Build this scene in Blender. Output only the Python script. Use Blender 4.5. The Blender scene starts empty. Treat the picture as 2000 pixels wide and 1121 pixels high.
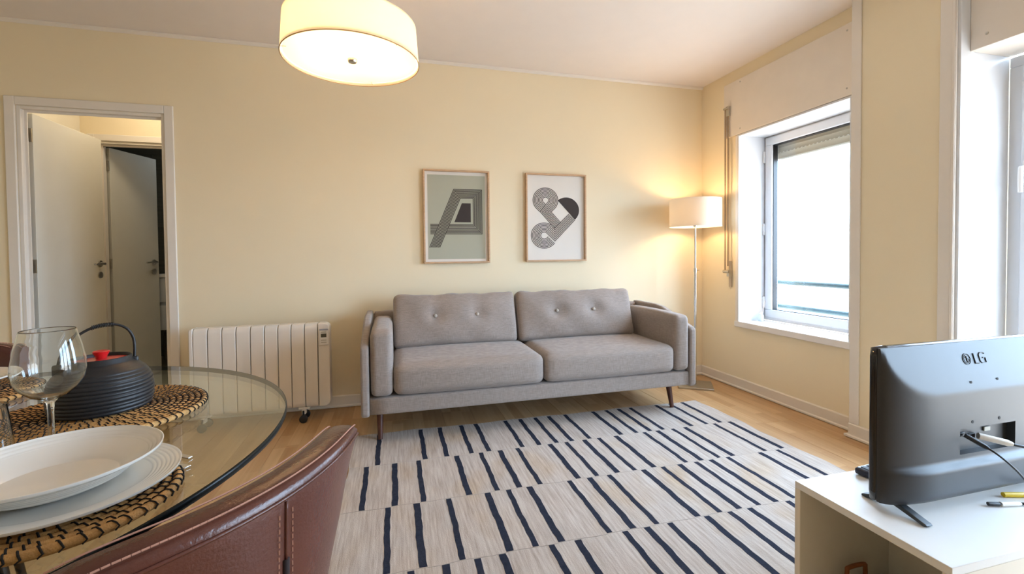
import bpy, bmesh, math, random
from mathutils import Vector, Matrix
random.seed(7)
SC = bpy.context.scene
COL = SC.collection

# ------------------------------------------------------------------ camera
H = 1.08
F_PX, CY, YAW, PITCH, ROLL = 876.69, 517.41, 0.2601, -0.0233, -0.0098
fw = Vector((math.sin(YAW)*math.cos(PITCH), math.cos(YAW)*math.cos(PITCH), math.sin(PITCH)))
rt = Vector((math.cos(YAW), -math.sin(YAW), 0)); up = rt.cross(fw)
rt, up = rt*math.cos(ROLL)+up*math.sin(ROLL), up*math.cos(ROLL)-rt*math.sin(ROLL)
cam = bpy.data.cameras.new('camera'); co = bpy.data.objects.new('camera', cam); COL.objects.link(co)
cam.sensor_width = 36; cam.lens = F_PX/2000*36; cam.shift_y = -(560.5-CY)/2000
cam.clip_start = 0.02
m = Matrix((rt, up, -fw)).transposed().to_4x4(); m.translation = (0, 0, H); co.matrix_world = m
SC.camera = co
# ------------------------------------------------------------------ sky, exposure
SKY = 20.0
SC.view_settings.view_transform = 'Standard'; SC.view_settings.look = 'None'
SC.view_settings.exposure = 0.32; SC.view_settings.gamma = 1
SC.view_settings.use_curve_mapping = False
w = bpy.data.worlds.new('sky'); SC.world = w; w.use_nodes = True
bg = w.node_tree.nodes['Background']; bg.inputs[1].default_value = SKY
_n = w.node_tree.nodes; _l = w.node_tree.links       # hazy blue-white sky over paler, dimmer ground
_tc = _n.new('ShaderNodeTexCoord'); _sp = _n.new('ShaderNodeSeparateXYZ'); _rp = _n.new('ShaderNodeValToRGB'); _mr = _n.new('ShaderNodeMapRange')
_mr.inputs['From Min'].default_value = -1; _l.new(_tc.outputs['Generated'], _sp.inputs[0]); _l.new(_sp.outputs[2], _mr.inputs['Value']); _l.new(_mr.outputs[0], _rp.inputs[0])
_e = _rp.color_ramp.elements; _e[0].position = .46; _e[0].color = (.36, .36, .36, 1); _e[1].position = .52; _e[1].color = (.55, .75, 1.0, 1)
_l.new(_rp.outputs[0], bg.inputs[0])

D, R, ZC = 3.4025, 2.6455, 2.523          # back wall, right wall, ceiling
XP, Y1, Y2, YB = 2.557, 2.0, 1.505, -0.75 # pier face, pier ends, balcony door near end
XO = 2.99                                 # outer face of the right wall
XL, YF = -3.2, -2.6                      # left wall, wall behind the camera

def portal(name, loc, sx, sy):
    l = bpy.data.lights.new(name, 'AREA'); l.shape = 'RECTANGLE'; l.size = sx; l.size_y = sy; l.cycles.is_portal = True
    o = bpy.data.objects.new(name, l); COL.objects.link(o); o.location = loc
    o.rotation_euler = (0, math.radians(90), 0)     # shines towards -x, into the room
    return o
portal('window_portal', (XO+.01, 2.52, 1.27), 1.5, 0.92)
portal('balcony_door_portal', (XO+.01, (Y2+YB)/2, 1.0), 2.0, Y2-YB)

# ------------------------------------------------------------------ materials
MATS = {}
def hexlin(c):
    def f(v):
        v /= 255.0
        return v/12.92 if v <= .04045 else ((v+.055)/1.055)**2.4
    return tuple(f(v) for v in c)
def mat(name, rgb, rough=.6, metal=0., var=.02, vscale=8., bump=0., bscale=200., coat=0., spec=.5, trans=0., ior=1.45, sheen=0., emit=None, stretch=None):
    if name in MATS: return MATS[name]
    c = hexlin(rgb)
    mt = bpy.data.materials.new(name); mt.use_nodes = True; nt = mt.node_tree; N = nt.nodes; L = nt.links
    b = N['Principled BSDF']
    b.inputs['Roughness'].default_value = rough; b.inputs['Metallic'].default_value = metal
    b.inputs['Specular IOR Level'].default_value = spec; b.inputs['Coat Weight'].default_value = coat
    b.inputs['Transmission Weight'].default_value = trans; b.inputs['IOR'].default_value = ior
    b.inputs['Sheen Weight'].default_value = sheen
    tc = N.new('ShaderNodeTexCoord'); src = tc.outputs['Object']
    if stretch:
        mp = N.new('ShaderNodeMapping'); mp.inputs['Scale'].default_value = stretch; L.new(src, mp.inputs[0]); src = mp.outputs[0]
    nz = N.new('ShaderNodeTexNoise'); nz.inputs['Scale'].default_value = vscale; nz.inputs['Detail'].default_value = 4
    L.new(src, nz.inputs['Vector'])
    rp = N.new('ShaderNodeValToRGB'); rp.color_ramp.elements[0].position = .3; rp.color_ramp.elements[1].position = .7
    rp.color_ramp.elements[0].color = tuple(v*(1-var) for v in c)+(1,); rp.color_ramp.elements[1].color = tuple(min(1, v*(1+var)) for v in c)+(1,)
    L.new(nz.outputs['Fac'], rp.inputs[0]); L.new(rp.outputs[0], b.inputs['Base Color'])
    if bump:
        n2 = N.new('ShaderNodeTexNoise'); n2.inputs['Scale'].default_value = bscale; n2.inputs['Detail'].default_value = 3
        L.new(src, n2.inputs['Vector']); bp = N.new('ShaderNodeBump'); bp.inputs['Strength'].default_value = bump; bp.inputs['Distance'].default_value = .003
        L.new(n2.outputs['Fac'], bp.inputs['Height']); L.new(bp.outputs[0], b.inputs['Normal'])
    if emit:
        b.inputs['Emission Color'].default_value = emit[0]+(1,); b.inputs['Emission Strength'].default_value = emit[1]
    MATS[name] = mt; return mt

WALL = mat('cream_paint', (243, 228, 197), .7, var=.012, vscale=2.5, bump=.05, bscale=120)
CEIL = mat('ceiling_paint', (238, 229, 223), .8, var=.01)
WHITE = mat('white_lacquer', (240, 236, 232), .35, var=.012)
TRIM = mat('trim_paint', (236, 228, 218), .4, var=.015)
PVC = mat('white_pvc', (226, 227, 230), .3, var=.01)
HALLW = mat('hall_white', (238, 232, 218), .5, var=.02)
DOORM = mat('door_paint', (216, 213, 203), .45, var=.015)
CHROME = mat('brushed_nickel', (190, 186, 178), .28, 1., var=.05, vscale=40)
STEEL = mat('polished_steel', (215, 213, 210), .15, 1., var=.03)
BLACK = mat('black_plastic', (26, 26, 28), .45, var=.08)
DARKB = mat('black_iron', (34, 34, 36), .42, var=.10, vscale=60, bump=.15, bscale=500)
RED = mat('red_enamel', (205, 32, 34), .3, var=.05, coat=.4)
PORC = mat('white_porcelain', (238, 233, 224), .18, var=.01, coat=.3)
GROOVE = mat('dark_gap', (70, 55, 42), .8)
WALNUT = mat('walnut', (88, 50, 38), .4, var=.25, vscale=14, stretch=(6, 6, 1))
OAKF = mat('frame_oak', (205, 168, 132), .5, var=.12, vscale=20, stretch=(1, 1, 8))
RADM = mat('radiator_enamel', (238, 229, 218), .4, var=.01)
SHOE = mat('skirting_paint', (232, 222, 208), .42, var=.015)

def fabric(name, rgb, scale=1.0):
    mt = mat(name, rgb, .9, var=.10, vscale=9, sheen=.25, spec=.2)
    nt = mt.node_tree; N = nt.nodes; L = nt.links; b = N['Principled BSDF']
    tc = N.new('ShaderNodeTexCoord'); hs = []
    for sc_ in ((14, 14, 260), (260, 260, 14)):
        mp = N.new('ShaderNodeMapping'); mp.inputs['Scale'].default_value = tuple(v*scale for v in sc_); L.new(tc.outputs['Object'], mp.inputs[0])
        nz = N.new('ShaderNodeTexNoise'); nz.inputs['Scale'].default_value = 1.0; nz.inputs['Detail'].default_value = 2; L.new(mp.outputs[0], nz.inputs['Vector']); hs.append(nz)
    ad = N.new('ShaderNodeMath'); ad.operation = 'ADD'; L.new(hs[0].outputs['Fac'], ad.inputs[0]); L.new(hs[1].outputs['Fac'], ad.inputs[1])
    rp = N.new('ShaderNodeValToRGB'); c = hexlin(rgb)
    rp.color_ramp.elements[0].position = .35; rp.color_ramp.elements[0].color = tuple(v*.74 for v in c)+(1,)
    rp.color_ramp.elements[1].position = .70; rp.color_ramp.elements[1].color = tuple(min(1, v*1.22) for v in c)+(1,)
    hf = N.new('ShaderNodeMath'); hf.operation = 'MULTIPLY'; hf.inputs[1].default_value = .5; L.new(ad.outputs[0], hf.inputs[0])
    L.new(hf.outputs[0], rp.inputs[0]); L.new(rp.outputs[0], b.inputs['Base Color'])
    bp = N.new('ShaderNodeBump'); bp.inputs['Strength'].default_value = .35; bp.inputs['Distance'].default_value = .002
    L.new(hf.outputs[0], bp.inputs['Height']); L.new(bp.outputs[0], b.inputs['Normal'])
    return mt
SOFA = fabric('grey_weave', (160, 147, 139), 2.0)
LEATHER = mat('brown_leather', (84, 45, 35), .27, var=.16, vscale=7, bump=.18, bscale=260, spec=.55)
THREAD = mat('light_thread', (176, 128, 108), .7)

def glass_pane(name, tint=(1, 1, 1), refl=1.0):
    """thin clear sheet: fresnel mix of clear transmission and mirror reflection"""
    mt = bpy.data.materials.new(name); mt.use_nodes = True; nt = mt.node_tree; N = nt.nodes; L = nt.links
    N.remove(N['Principled BSDF']); out = N['Material Output']
    t = N.new('ShaderNodeBsdfTransparent'); t.inputs[0].default_value = tint+(1,)
    g = N.new('ShaderNodeBsdfGlossy'); g.inputs['Roughness'].default_value = .01; g.inputs[0].default_value = (refl, refl, refl, 1)
    fr = N.new('ShaderNodeFresnel'); ge = N.new('ShaderNodeNewGeometry'); mr = N.new('ShaderNodeMapRange')
    mr.inputs['To Min'].default_value = 1.5; mr.inputs['To Max'].default_value = 1/1.5     # same reflectance from both sides of the sheet
    L.new(ge.outputs['Backfacing'], mr.inputs['Value']); L.new(mr.outputs[0], fr.inputs[0])
    mx = N.new('ShaderNodeMixShader'); L.new(fr.outputs[0], mx.inputs[0]); L.new(t.outputs[0], mx.inputs[1]); L.new(g.outputs[0], mx.inputs[2])
    L.new(mx.outputs[0], out.inputs[0]); MATS[name] = mt; return mt
PANE = glass_pane('window_glass', (.97, .98, .98))
TABLEG = glass_pane('table_glass', (.90, .93, .89))
def glass_solid(name, rgb=(1, 1, 1), rough=0.0):
    mt = bpy.data.materials.new(name); mt.use_nodes = True; nt = mt.node_tree; N = nt.nodes; L = nt.links
    N.remove(N['Principled BSDF']); g = N.new('ShaderNodeBsdfGlass'); g.inputs[0].default_value = rgb+(1,); g.inputs['IOR'].default_value = 1.47; g.inputs['Roughness'].default_value = rough
    L.new(g.outputs[0], N['Material Output'].inputs[0]); MATS[name] = mt; return mt
CRYSTAL = glass_solid('drinking_glass', (.98, .99, .99))
EDGEG = mat('glass_edge', (12, 18, 18), .25, var=.05, spec=.2)
def shade_mat(name, rgb, tr):
    mt = bpy.data.materials.new(name); mt.use_nodes = True; nt = mt.node_tree; N = nt.nodes; L = nt.links
    N.remove(N['Principled BSDF']); c = hexlin(rgb)+(1,)
    d = N.new('ShaderNodeBsdfDiffuse'); t = N.new('ShaderNodeBsdfTranslucent'); d.inputs[0].default_value = c; t.inputs[0].default_value = c
    tc = N.new('ShaderNodeTexCoord'); nz = N.new('ShaderNodeTexNoise'); nz.inputs['Scale'].default_value = 400; L.new(tc.outputs['Object'], nz.inputs['Vector'])
    bp = N.new('ShaderNodeBump'); bp.inputs['Strength'].default_value = .1; bp.inputs['Distance'].default_value = .001; L.new(nz.outputs['Fac'], bp.inputs['Height']); L.new(bp.outputs[0], d.inputs['Normal'])
    mx = N.new('ShaderNodeMixShader'); mx.inputs[0].default_value = tr; L.new(d.outputs[0], mx.inputs[1]); L.new(t.outputs[0], mx.inputs[2]); L.new(mx.outputs[0], N['Material Output'].inputs[0])
    MATS[name] = mt; return mt
SHADE = shade_mat('cream_shade_fabric', (252, 246, 232), .5)
SHADE2 = shade_mat('white_shade_fabric', (238, 232, 222), .28)
DIFFU = shade_mat('frosted_diffuser', (252, 250, 244), .75)

# ------------------------------------------------------------------ geometry helpers
OFF = {}
def tag(o, label=None, cat=None, group=None, kind=None):
    if label: o['label'] = label
    if cat: o['category'] = cat
    if group: o['group'] = group
    if kind: o['kind'] = kind
    return o
def thing(name, loc, label, cat, rz=0., group=None, kind=None):
    o = bpy.data.objects.new(name, None); o.empty_display_size = .05; COL.objects.link(o)
    o.location = loc; o.rotation_euler = (0, 0, rz); OFF[o.name] = Vector(loc) if rz == 0 else Vector((0, 0, 0))
    return tag(o, label, cat, group, kind)
def mk(name, vf, m, parent=None, smooth=False, bevel=0., seg=2, subsurf=0, ang=None):
    v, f = vf
    off = OFF.get(parent.name, Vector()) if parent else Vector()
    me = bpy.data.meshes.new(name); me.from_pydata([tuple(Vector(p)-off) for p in v], [], f); me.validate(); me.update()
    o = bpy.data.objects.new(name, me); COL.objects.link(o)
    if m: me.materials.append(m)
    if parent: o.parent = parent
    OFF[o.name] = off
    if smooth or bevel:
        for p in me.polygons: p.use_smooth = True
    if smooth and ang: me.set_sharp_from_angle(angle=math.radians(ang))
    if bevel:
        me.set_sharp_from_angle(angle=math.radians(40))
        b = o.modifiers.new('bevel', 'BEVEL'); b.width = bevel; b.segments = seg; b.limit_method = 'ANGLE'; b.angle_limit = math.radians(40)
        b.harden_normals = False
    if subsurf:
        s = o.modifiers.new('sub', 'SUBSURF'); s.levels = subsurf; s.render_levels = subsurf
    return o
BF = [(0, 3, 2, 1), (4, 5, 6, 7), (0, 1, 5, 4), (1, 2, 6, 5), (2, 3, 7, 6), (3, 0, 4, 7)]
def box(x0, x1, y0, y1, z0, z1):
    return [(x0, y0, z0), (x1, y0, z0), (x1, y1, z0), (x0, y1, z0), (x0, y0, z1), (x1, y0, z1), (x1, y1, z1), (x0, y1, z1)], list(BF)
def join(*parts):
    V, Fc = [], []
    for v, f in parts:
        n = len(V); V += list(v); Fc += [tuple(i+n for i in q) for q in f]
    return V, Fc
def xf(vf, M): return [tuple(M @ Vector(p)) for p in vf[0]], vf[1]
def move(vf, d): return [(p[0]+d[0], p[1]+d[1], p[2]+d[2]) for p in vf[0]], vf[1]
def lathe(prof, n=48, c=(0, 0, 0), a0=0.0):
    """prof: list of (r, z); closed on the axis where r is 0"""
    V, Fc, rings = [], [], []
    for r, z in prof:
        if r < 1e-6: rings.append([len(V)]); V.append((c[0], c[1], c[2]+z))
        else:
            rings.append(list(range(len(V), len(V)+n)))
            V += [(c[0]+r*math.cos(a0+2*math.pi*i/n), c[1]+r*math.sin(a0+2*math.pi*i/n), c[2]+z) for i in range(n)]
    for a, b in zip(rings, rings[1:]):
        for i in range(n):
            j = (i+1) % n
            if len(a) == 1 and len(b) == 1: continue
            if len(a) == 1: Fc.append((a[0], b[j], b[i]))
            elif len(b) == 1: Fc.append((a[i], a[j], b[0]))
            else: Fc.append((a[i], a[j], b[j], b[i]))
    return V, Fc
def tube(path, r, n=8, closed=False, cap=True):
    path = [Vector(p) for p in path]; rs = r if isinstance(r, (list, tuple)) else [r]*len(path)
    V, Fc = [], []; k = len(path)
    t0 = (path[1]-path[0]).normalized(); ref = Vector((0, 0, 1)) if abs(t0.z) < .9 else Vector((1, 0, 0)); u = t0.cross(ref).normalized()
    for i, p in enumerate(path):
        a = path[(i-1) % k] if (closed or i > 0) else p; b = path[(i+1) % k] if (closed or i < k-1) else p
        t = (b-a).normalized(); u = (u-t*u.dot(t)).normalized(); v = t.cross(u)
        V += [tuple(p+(u*math.cos(2*math.pi*j/n)+v*math.sin(2*math.pi*j/n))*rs[i]) for j in range(n)]
    for i in range(k if closed else k-1):
        a, b = i*n, ((i+1) % k)*n
        Fc += [(a+j, a+(j+1) % n, b+(j+1) % n, b+j) for j in range(n)]
    if cap and not closed: Fc += [tuple(range(n-1, -1, -1)), tuple(range((k-1)*n, k*n))]
    return V, Fc
def smoothpath(pts, n=8):
    P = [Vector(p) for p in pts]; P = [2*P[0]-P[1]]+P+[2*P[-1]-P[-2]]; o = []
    for i in range(1, len(P)-2):
        a, b, c, d = P[i-1:i+3]
        for j in range(n):
            t = j/n; o.append(.5*((2*b)+(c-a)*t+(2*a-5*b+4*c-d)*t*t+(3*b-a-3*c+d)*t**3))
    o.append(P[-2]); return o
def prism(poly, axis, a, b):
    """poly 2D extruded along axis from a to b; axis x: (y,z), y: (x,z), z: (x,y)"""
    def P(p, t): return {'x': (t, p[0], p[1]), 'y': (p[0], t, p[1]), 'z': (p[0], p[1], t)}[axis]
    n = len(poly); V = [P(p, a) for p in poly]+[P(p, b) for p in poly]
    return V, [tuple(range(n-1, -1, -1)), tuple(range(n, 2*n))]+[(i, (i+1) % n, n+(i+1) % n, n+i) for i in range(n)]
def rbox(sx, sy, sz, r, n=14, puff=(0, 0, 0), c=(0, 0, 0), deform=None):
    """soft rounded box centred on c; puff bulges the faces outwards; deform(p) -> p in local coordinates"""
    bm = bmesh.new(); bmesh.ops.create_cube(bm, size=2); bmesh.ops.subdivide_edges(bm, edges=bm.edges[:], cuts=n, use_grid_fill=True)
    h = Vector((sx/2, sy/2, sz/2)); V = []
    for v in bm.verts:
        u = v.co.copy()
        # concentrate rings near the edges so that the rounding resolves
        for k in range(3):
            s = 1 if u[k] >= 0 else -1; a = abs(u[k]); u[k] = s*(1-(1-a)**1.35) if a < 1 else u[k]
        p = Vector((u[0]*h[0], u[1]*h[1], u[2]*h[2])); q = Vector([max(-h[k]+r, min(h[k]-r, p[k])) for k in range(3)])
        d = p-q
        if d.length > 1e-9: p = q+d.normalized()*r
        for k in range(3):
            a, b = (k+1) % 3, (k+2) % 3
            p[k] += puff[k]*u[k]*max(0, 1-u[a]**2)**.75*max(0, 1-u[b]**2)**.75
        if deform: p = deform(p)
        V.append((p[0]+c[0], p[1]+c[1], p[2]+c[2]))
    bm.verts.index_update(); Fc = [tuple(q.index for q in f.verts) for f in bm.faces]; bm.free()
    return V, Fc
def copy_tree(o, parent=None):
    c = o.copy(); COL.objects.link(c); c.parent = parent
    for ch in list(o.children): copy_tree(ch, c)
    return c
def struct(name, vf, m, label, bevel=0., smooth=False):
    return tag(mk(name, vf, m, None, smooth, bevel), label, name.split('_')[0], kind='structure')

# ------------------------------------------------------------------ room shell
DX0, DX1, DZ = -2.18, -1.41, 2.01         # doorway in the back wall
WT = .06
struct('wall_back', join(box(XL-.1, DX0, D, D+WT, 0, ZC), box(DX1, XO, D, D+WT, 0, ZC), box(DX0, DX1, D, D+WT, DZ, ZC)), WALL, 'cream painted wall behind the sofa with the doorway in it')
WY0, WY1, WZ0, WZ1 = 2.06, 2.968, .49, 2.0  # window opening
struct('wall_right', join(box(R, XO, Y1, D, 0, WZ0), box(R, XO, Y1, D, WZ1, ZC), box(R, XO, WY1, D, WZ0, WZ1), box(R, XO, Y1, WY0, WZ0, WZ1)), WALL, 'cream wall around the window to the right of the sofa')
struct('wall_pier', join(box(XP, XO, Y2, Y1, 0, ZC), box(R, XO, YF, YB, 0, ZC)), WALL, 'narrow cream pier between window and balcony door')
struct('wall_left', box(XL-.1, XL, YF, D, 0, ZC), WALL, 'cream wall beyond the dining table, outside the picture')
struct('wall_front', box(XL-.1, XO, YF-.1, YF, 0, ZC), WALL, 'cream wall behind the camera')
struct('ceiling', box(XL-.1, XO, YF-.1, D+WT, ZC, ZC+.1), CEIL, 'plain white ceiling above the living room')
struct('trim_1', prism([(D-.001, ZC-.001), (D-.018, ZC-.001), (D-.014, ZC-.012), (D-.004, ZC-.022), (D-.001, ZC-.022)], 'x', XL, R-.001), TRIM, 'thin white cornice strip along the top of the sofa wall')
# baseboards
def baseprof(d=.012, hh=.085):
    return [(0, .004), (-d-.008, .004), (-d-.008, .014), (-d, .02), (-d, hh-.006), (-d+.006, hh), (0, hh)]
struct('baseboard_back', prism([(D+a, z) for a, z in baseprof()], 'x', DX1+.052, R-.001), SHOE, 'white skirting board along the sofa wall')
struct('baseboard_right', prism([(R+a, z) for a, z in baseprof()], 'y', Y1+.001, D-.001), SHOE, 'white skirting board under the window')
def fix_y(vf): return [(p[1], p[0], p[2]) for p in vf[0]], [tuple(reversed(q)) for q in vf[1]]
bpy.data.objects.remove(bpy.data.objects['baseboard_right'])
struct('baseboard_right', fix_y(prism([(R+a, z) for a, z in baseprof()], 'x', Y1+.001, D-.001)), SHOE, 'white skirting board under the window')
struct('baseboard_pier', join(fix_y(prism([(XP+a, z) for a, z in baseprof()], 'x', Y2, Y1+.0)), box(XP-.02, R-.02, Y1+.0002, Y1+.02, .004, .016)), SHOE, 'white skirting board at the foot of the pier')
struct('trim_2', box(XP-.008, XP-.0005, Y1-.055, Y1, .086, ZC-.001), TRIM, 'white corner board up the window edge of the pier', bevel=.003)
struct('trim_3', join(box(XP-.012, XP-.0005, Y2-.002, Y2+.062, .086, ZC-.001), box(XP-.016, XP-.0125, Y2+.0, Y2+.012, .086, ZC-.001)), TRIM, 'white corner board beside the balcony door recess', bevel=.003)

# laminate floor: board objects on a screed slab
def floor_mat():
    mt = mat('oak_laminate', (196, 150, 98), .38, var=.1, spec=.45)
    nt = mt.node_tree; N = nt.nodes; L = nt.links; b = N['Principled BSDF']
    tc = N.new('ShaderNodeTexCoord'); oi = N.new('ShaderNodeObjectInfo')
    mp = N.new('ShaderNodeMapping'); mp.inputs['Scale'].default_value = (1, 1, 1); L.new(tc.outputs['Object'], mp.inputs[0])
    cmb = N.new('ShaderNodeCombineXYZ'); ml = N.new('ShaderNodeMath'); ml.operation = 'MULTIPLY'; ml.inputs[1].default_value = 7.3; L.new(oi.outputs['Random'], ml.inputs[0])
    L.new(ml.outputs[0], cmb.inputs[1]); L.new(cmb.outputs[0], mp.inputs['Location'])
    rot = N.new('ShaderNodeMapping'); rot.inputs['Rotation'].default_value = (0, 0, math.radians(90)); L.new(mp.outputs[0], rot.inputs[0])
    bk = N.new('ShaderNodeTexBrick'); bk.inputs['Scale'].default_value = 1.0; bk.inputs['Brick Width'].default_value = .43; bk.inputs['Row Height'].default_value = .065
    bk.inputs['Mortar Size'].default_value = .0006; bk.inputs['Color1'].default_value = (0, 0, 0, 1); bk.inputs['Color2'].default_value = (1, 1, 1, 1); bk.inputs['Mortar'].default_value = (.2, .2, .2, 1); bk.offset = .37
    L.new(rot.outputs[0], bk.inputs['Vector'])
    st = N.new('ShaderNodeMapping'); st.inputs['Scale'].default_value = (38, 2.2, 38); L.new(mp.outputs[0], st.inputs[0])
    nz = N.new('ShaderNodeTexNoise'); nz.inputs['Scale'].default_value = 1; nz.inputs['Detail'].default_value = 5; nz.inputs['Distortion'].default_value = .6; L.new(st.outputs[0], nz.inputs['Vector'])
    ad = N.new('ShaderNodeMix'); ad.data_type = 'FLOAT'; ad.inputs[0].default_value = .55
    bw = N.new('ShaderNodeRGBToBW'); L.new(bk.outputs['Color'], bw.inputs[0]); L.new(bw.outputs[0], ad.inputs[2]); L.new(nz.outputs['Fac'], ad.inputs[3])
    rp = N.new('ShaderNodeValToRGB'); e = rp.color_ramp.elements
    e[0].position = .15; e[0].color = hexlin((174, 132, 88))+(1,); e[1].position = .85; e[1].color = hexlin((212, 176, 130))+(1,)
    L.new(ad.outputs[0], rp.inputs[0]); L.new(rp.outputs[0], b.inputs['Base Color'])
    bp = N.new('ShaderNodeBump'); bp.inputs['Strength'].default_value = .08; bp.inputs['Distance'].default_value = .001; L.new(nz.outputs['Fac'], bp.inputs['Height']); L.new(bp.outputs[0], b.inputs['Normal'])
    return mt
LAM = floor_mat()
floor = struct('floor', box(XL-.1, XO, YF-.1, D+WT, -.06, -.008), GROOVE, 'oak laminate floor with boards running towards the sofa wall')
PW, PL = .195, 1.285; cache = {}
ix = 0; x = XL
while x < R-.01:
    x1 = min(x+PW, R); y = YF-random.random()*PL; k = 0
    while y < D:
        a, b_ = max(y, YF), min(y+PL, D)
        if b_-a > .02:
            key = (round(x1-x, 3), round(b_-a, 3))
            if key not in cache:
                g = .0006; e = .0012; wx, wy = x1-x-g, b_-a-g
                v = [(0, 0, -.008), (wx, 0, -.008), (wx, wy, -.008), (0, wy, -.008), (0, 0, -e), (wx, 0, -e), (wx, wy, -e), (0, wy, -e), (e, e, 0), (wx-e, e, 0), (wx-e, wy-e, 0), (e, wy-e, 0)]
                f = [(0, 1, 5, 4), (1, 2, 6, 5), (2, 3, 7, 6), (3, 0, 4, 7), (4, 5, 9, 8), (5, 6, 10, 9), (6, 7, 11, 10), (7, 4, 8, 11), (8, 9, 10, 11)]
                me = bpy.data.meshes.new('plank'); me.from_pydata(v, [], f); me.materials.append(LAM); cache[key] = me
            o = bpy.data.objects.new('plank', cache[key]); COL.objects.link(o); o.location = (x, a, 0); o.parent = floor
        y += PL
    x += PW

# ------------------------------------------------------------------ hall and bathroom behind the doorway
HY, BY = 4.38, 5.75
HX0, HX1 = -2.40, -.9
TILEF = mat('pale_floor_tile', (205, 198, 180), .35, var=.04)
struct('floor_hall', box(HX0-.9, HX1, D+WT, BY+.1, -.06, 0), TILEF, 'pale tiled floor of the hall beyond the doorway')
struct('ceiling_hall', box(HX0-.9, HX1, D+WT, HY+WT, ZC, ZC+.1), CEIL, 'white ceiling of the hall beyond the doorway')
struct('wall_hall_left', box(HX0-.1, HX0, D+WT, HY, 0, ZC), HALLW, 'white wall at the left end of the hall')
struct('wall_hall_right', box(HX1, HX1+.1, D+WT, BY, 0, ZC), WALL, 'cream wall at the right end of the hall')
EX0, EX1, EZ = -2.30, -1.62, 2.03
struct('wall_hall_back', join(box(HX0-1., EX0, HY, HY+.1, 0, ZC), box(EX1, HX1, HY, HY+.1, 0, ZC), box(EX0, EX1, HY, HY+.1, EZ, ZC)), WALL, 'cream hall wall with the bathroom doorway in it')
def bath_tile():
    mt = mat('bath_tile_base', (128, 122, 104), .4, var=.12, vscale=3, stretch=(1, 1, 26)); return mt
BT = bath_tile()
bw_ = struct('wall_bath_back', box(HX0-.9, HX1, BY, BY+.1, 0, ZC), mat('grout', (112, 108, 96), .8), 'wood-look tiled wall at the back of the bathroom')
tm = None
for r_ in range(13):
    for c_ in range(3):
        x0 = HX0-.9+c_*.8+(.4 if r_ % 2 else 0); x1_ = min(x0+.797, HX1)
        if x1_-x0 < .1: continue
        mk('tile', box(x0, x1_, BY-.008, BY-.0002, r_*.2+.002, min(r_*.2+.198, ZC)), BT, bw_)
struct('wall_bath_left', box(HX0-1., HX0-.9, HY+.1, BY, 0, ZC), BT, 'tiled side wall of the bathroom')
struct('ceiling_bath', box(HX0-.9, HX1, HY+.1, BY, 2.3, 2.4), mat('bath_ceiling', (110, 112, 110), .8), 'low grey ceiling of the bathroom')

def casing(name, x0, x1, zt, yw, face, depth, label, wd=.052):
    """door lining and architrave on the side facing the camera (y=yw)"""
    t = thing(name, (x0, yw, 0), label, 'trim', kind='structure')
    p = .014
    mk('architrave', join(box(x0-wd, x0, yw-p, yw-.0005, 0, zt+wd)), TRIM, t, bevel=.004)
    mk('architrave', join(box(x1, x1+wd, yw-p, yw-.0005, 0, zt+wd)), TRIM, t, bevel=.004)
    mk('architrave', join(box(x0, x1, yw-p, yw-.0005, zt, zt+wd)), TRIM, t, bevel=.004)
    mk('lining', join(box(x0, x0+.02, yw, yw+depth, 0, zt), box(x1-.02, x1, yw, yw+depth, 0, zt), box(x0+.02, x1-.02, yw, yw+depth, zt-.02, zt)), TRIM, t, bevel=.002)
    mk('door_stop', join(box(x0+.02, x0+.034, yw+.03, yw+depth*.55, 0, zt-.02), box(x1-.034, x1-.02, yw+.03, yw+depth*.55, 0, zt-.02), box(x0+.034, x1-.034, yw+.03, yw+depth*.55, zt-.034, zt-.02)), TRIM, t)
    return t
casing('trim_4', DX0, DX1, DZ, D, 1, WT, 'white door frame in the sofa wall')
casing('trim_5', EX0, EX1, EZ, HY, 1, .1, 'white door frame of the bathroom seen through the hall')

def door_leaf(name, hx, hy, width, ang, label, zt, hz):
    """leaf hinged at (hx,hy); local +x runs from hinge to lock; ang is the direction of the leaf"""
    t = thing(name, (hx, hy, 0), label, 'door', rz=ang, kind='structure')
    mk('leaf', box(.006, width, -.018, .018, .008, zt), DOORM, t, bevel=.002)
    for z in hz:
        h = mk('hinge', join(tube([(-.006, .012, z-.045), (-.006, .012, z+.045)], .006, 10), box(-.0015, .0055, -.016, .016, z-.042, z+.042)), CHROME, t)
    for s in (-1, 1):
        hd = mk('handle', join(move(xf(lathe([(0, 0), (.025, 0), (.025, .007), (.011, .009), (.011, .035), (0, .035)], 20), Matrix.Rotation(math.radians(90*(1 if s < 0 else -1)), 4, 'X')), (width-.06, s*.0202, 1.04)),
                 tube([(width-.06, s*.052, 1.04), (width-.10, s*.055, 1.04), (width-.175, s*.055, 1.038)], [.009, .0085, .0085], 10)), CHROME, t, smooth=True, ang=40)
        mk('lock_rosette', move(xf(lathe([(0, 0), (.025, 0), (.025, .006), (0, .007)], 20), Matrix.Rotation(math.radians(90*(1 if s < 0 else -1)), 4, 'X')), (width-.06, s*.0202, .955)), CHROME, t, smooth=True, ang=40)
    return t
door_leaf('door_1', -2.168, 3.476, .66, math.radians(88.7), 'pale grey door standing open into the hall', 1.985, (1.85, 1.035, .22))
door_leaf('door_2', -2.280, 4.485, .475, math.radians(73), 'pale grey bathroom door standing ajar behind the hall door', 2.0, (1.85, 1.035, .22))
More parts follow.
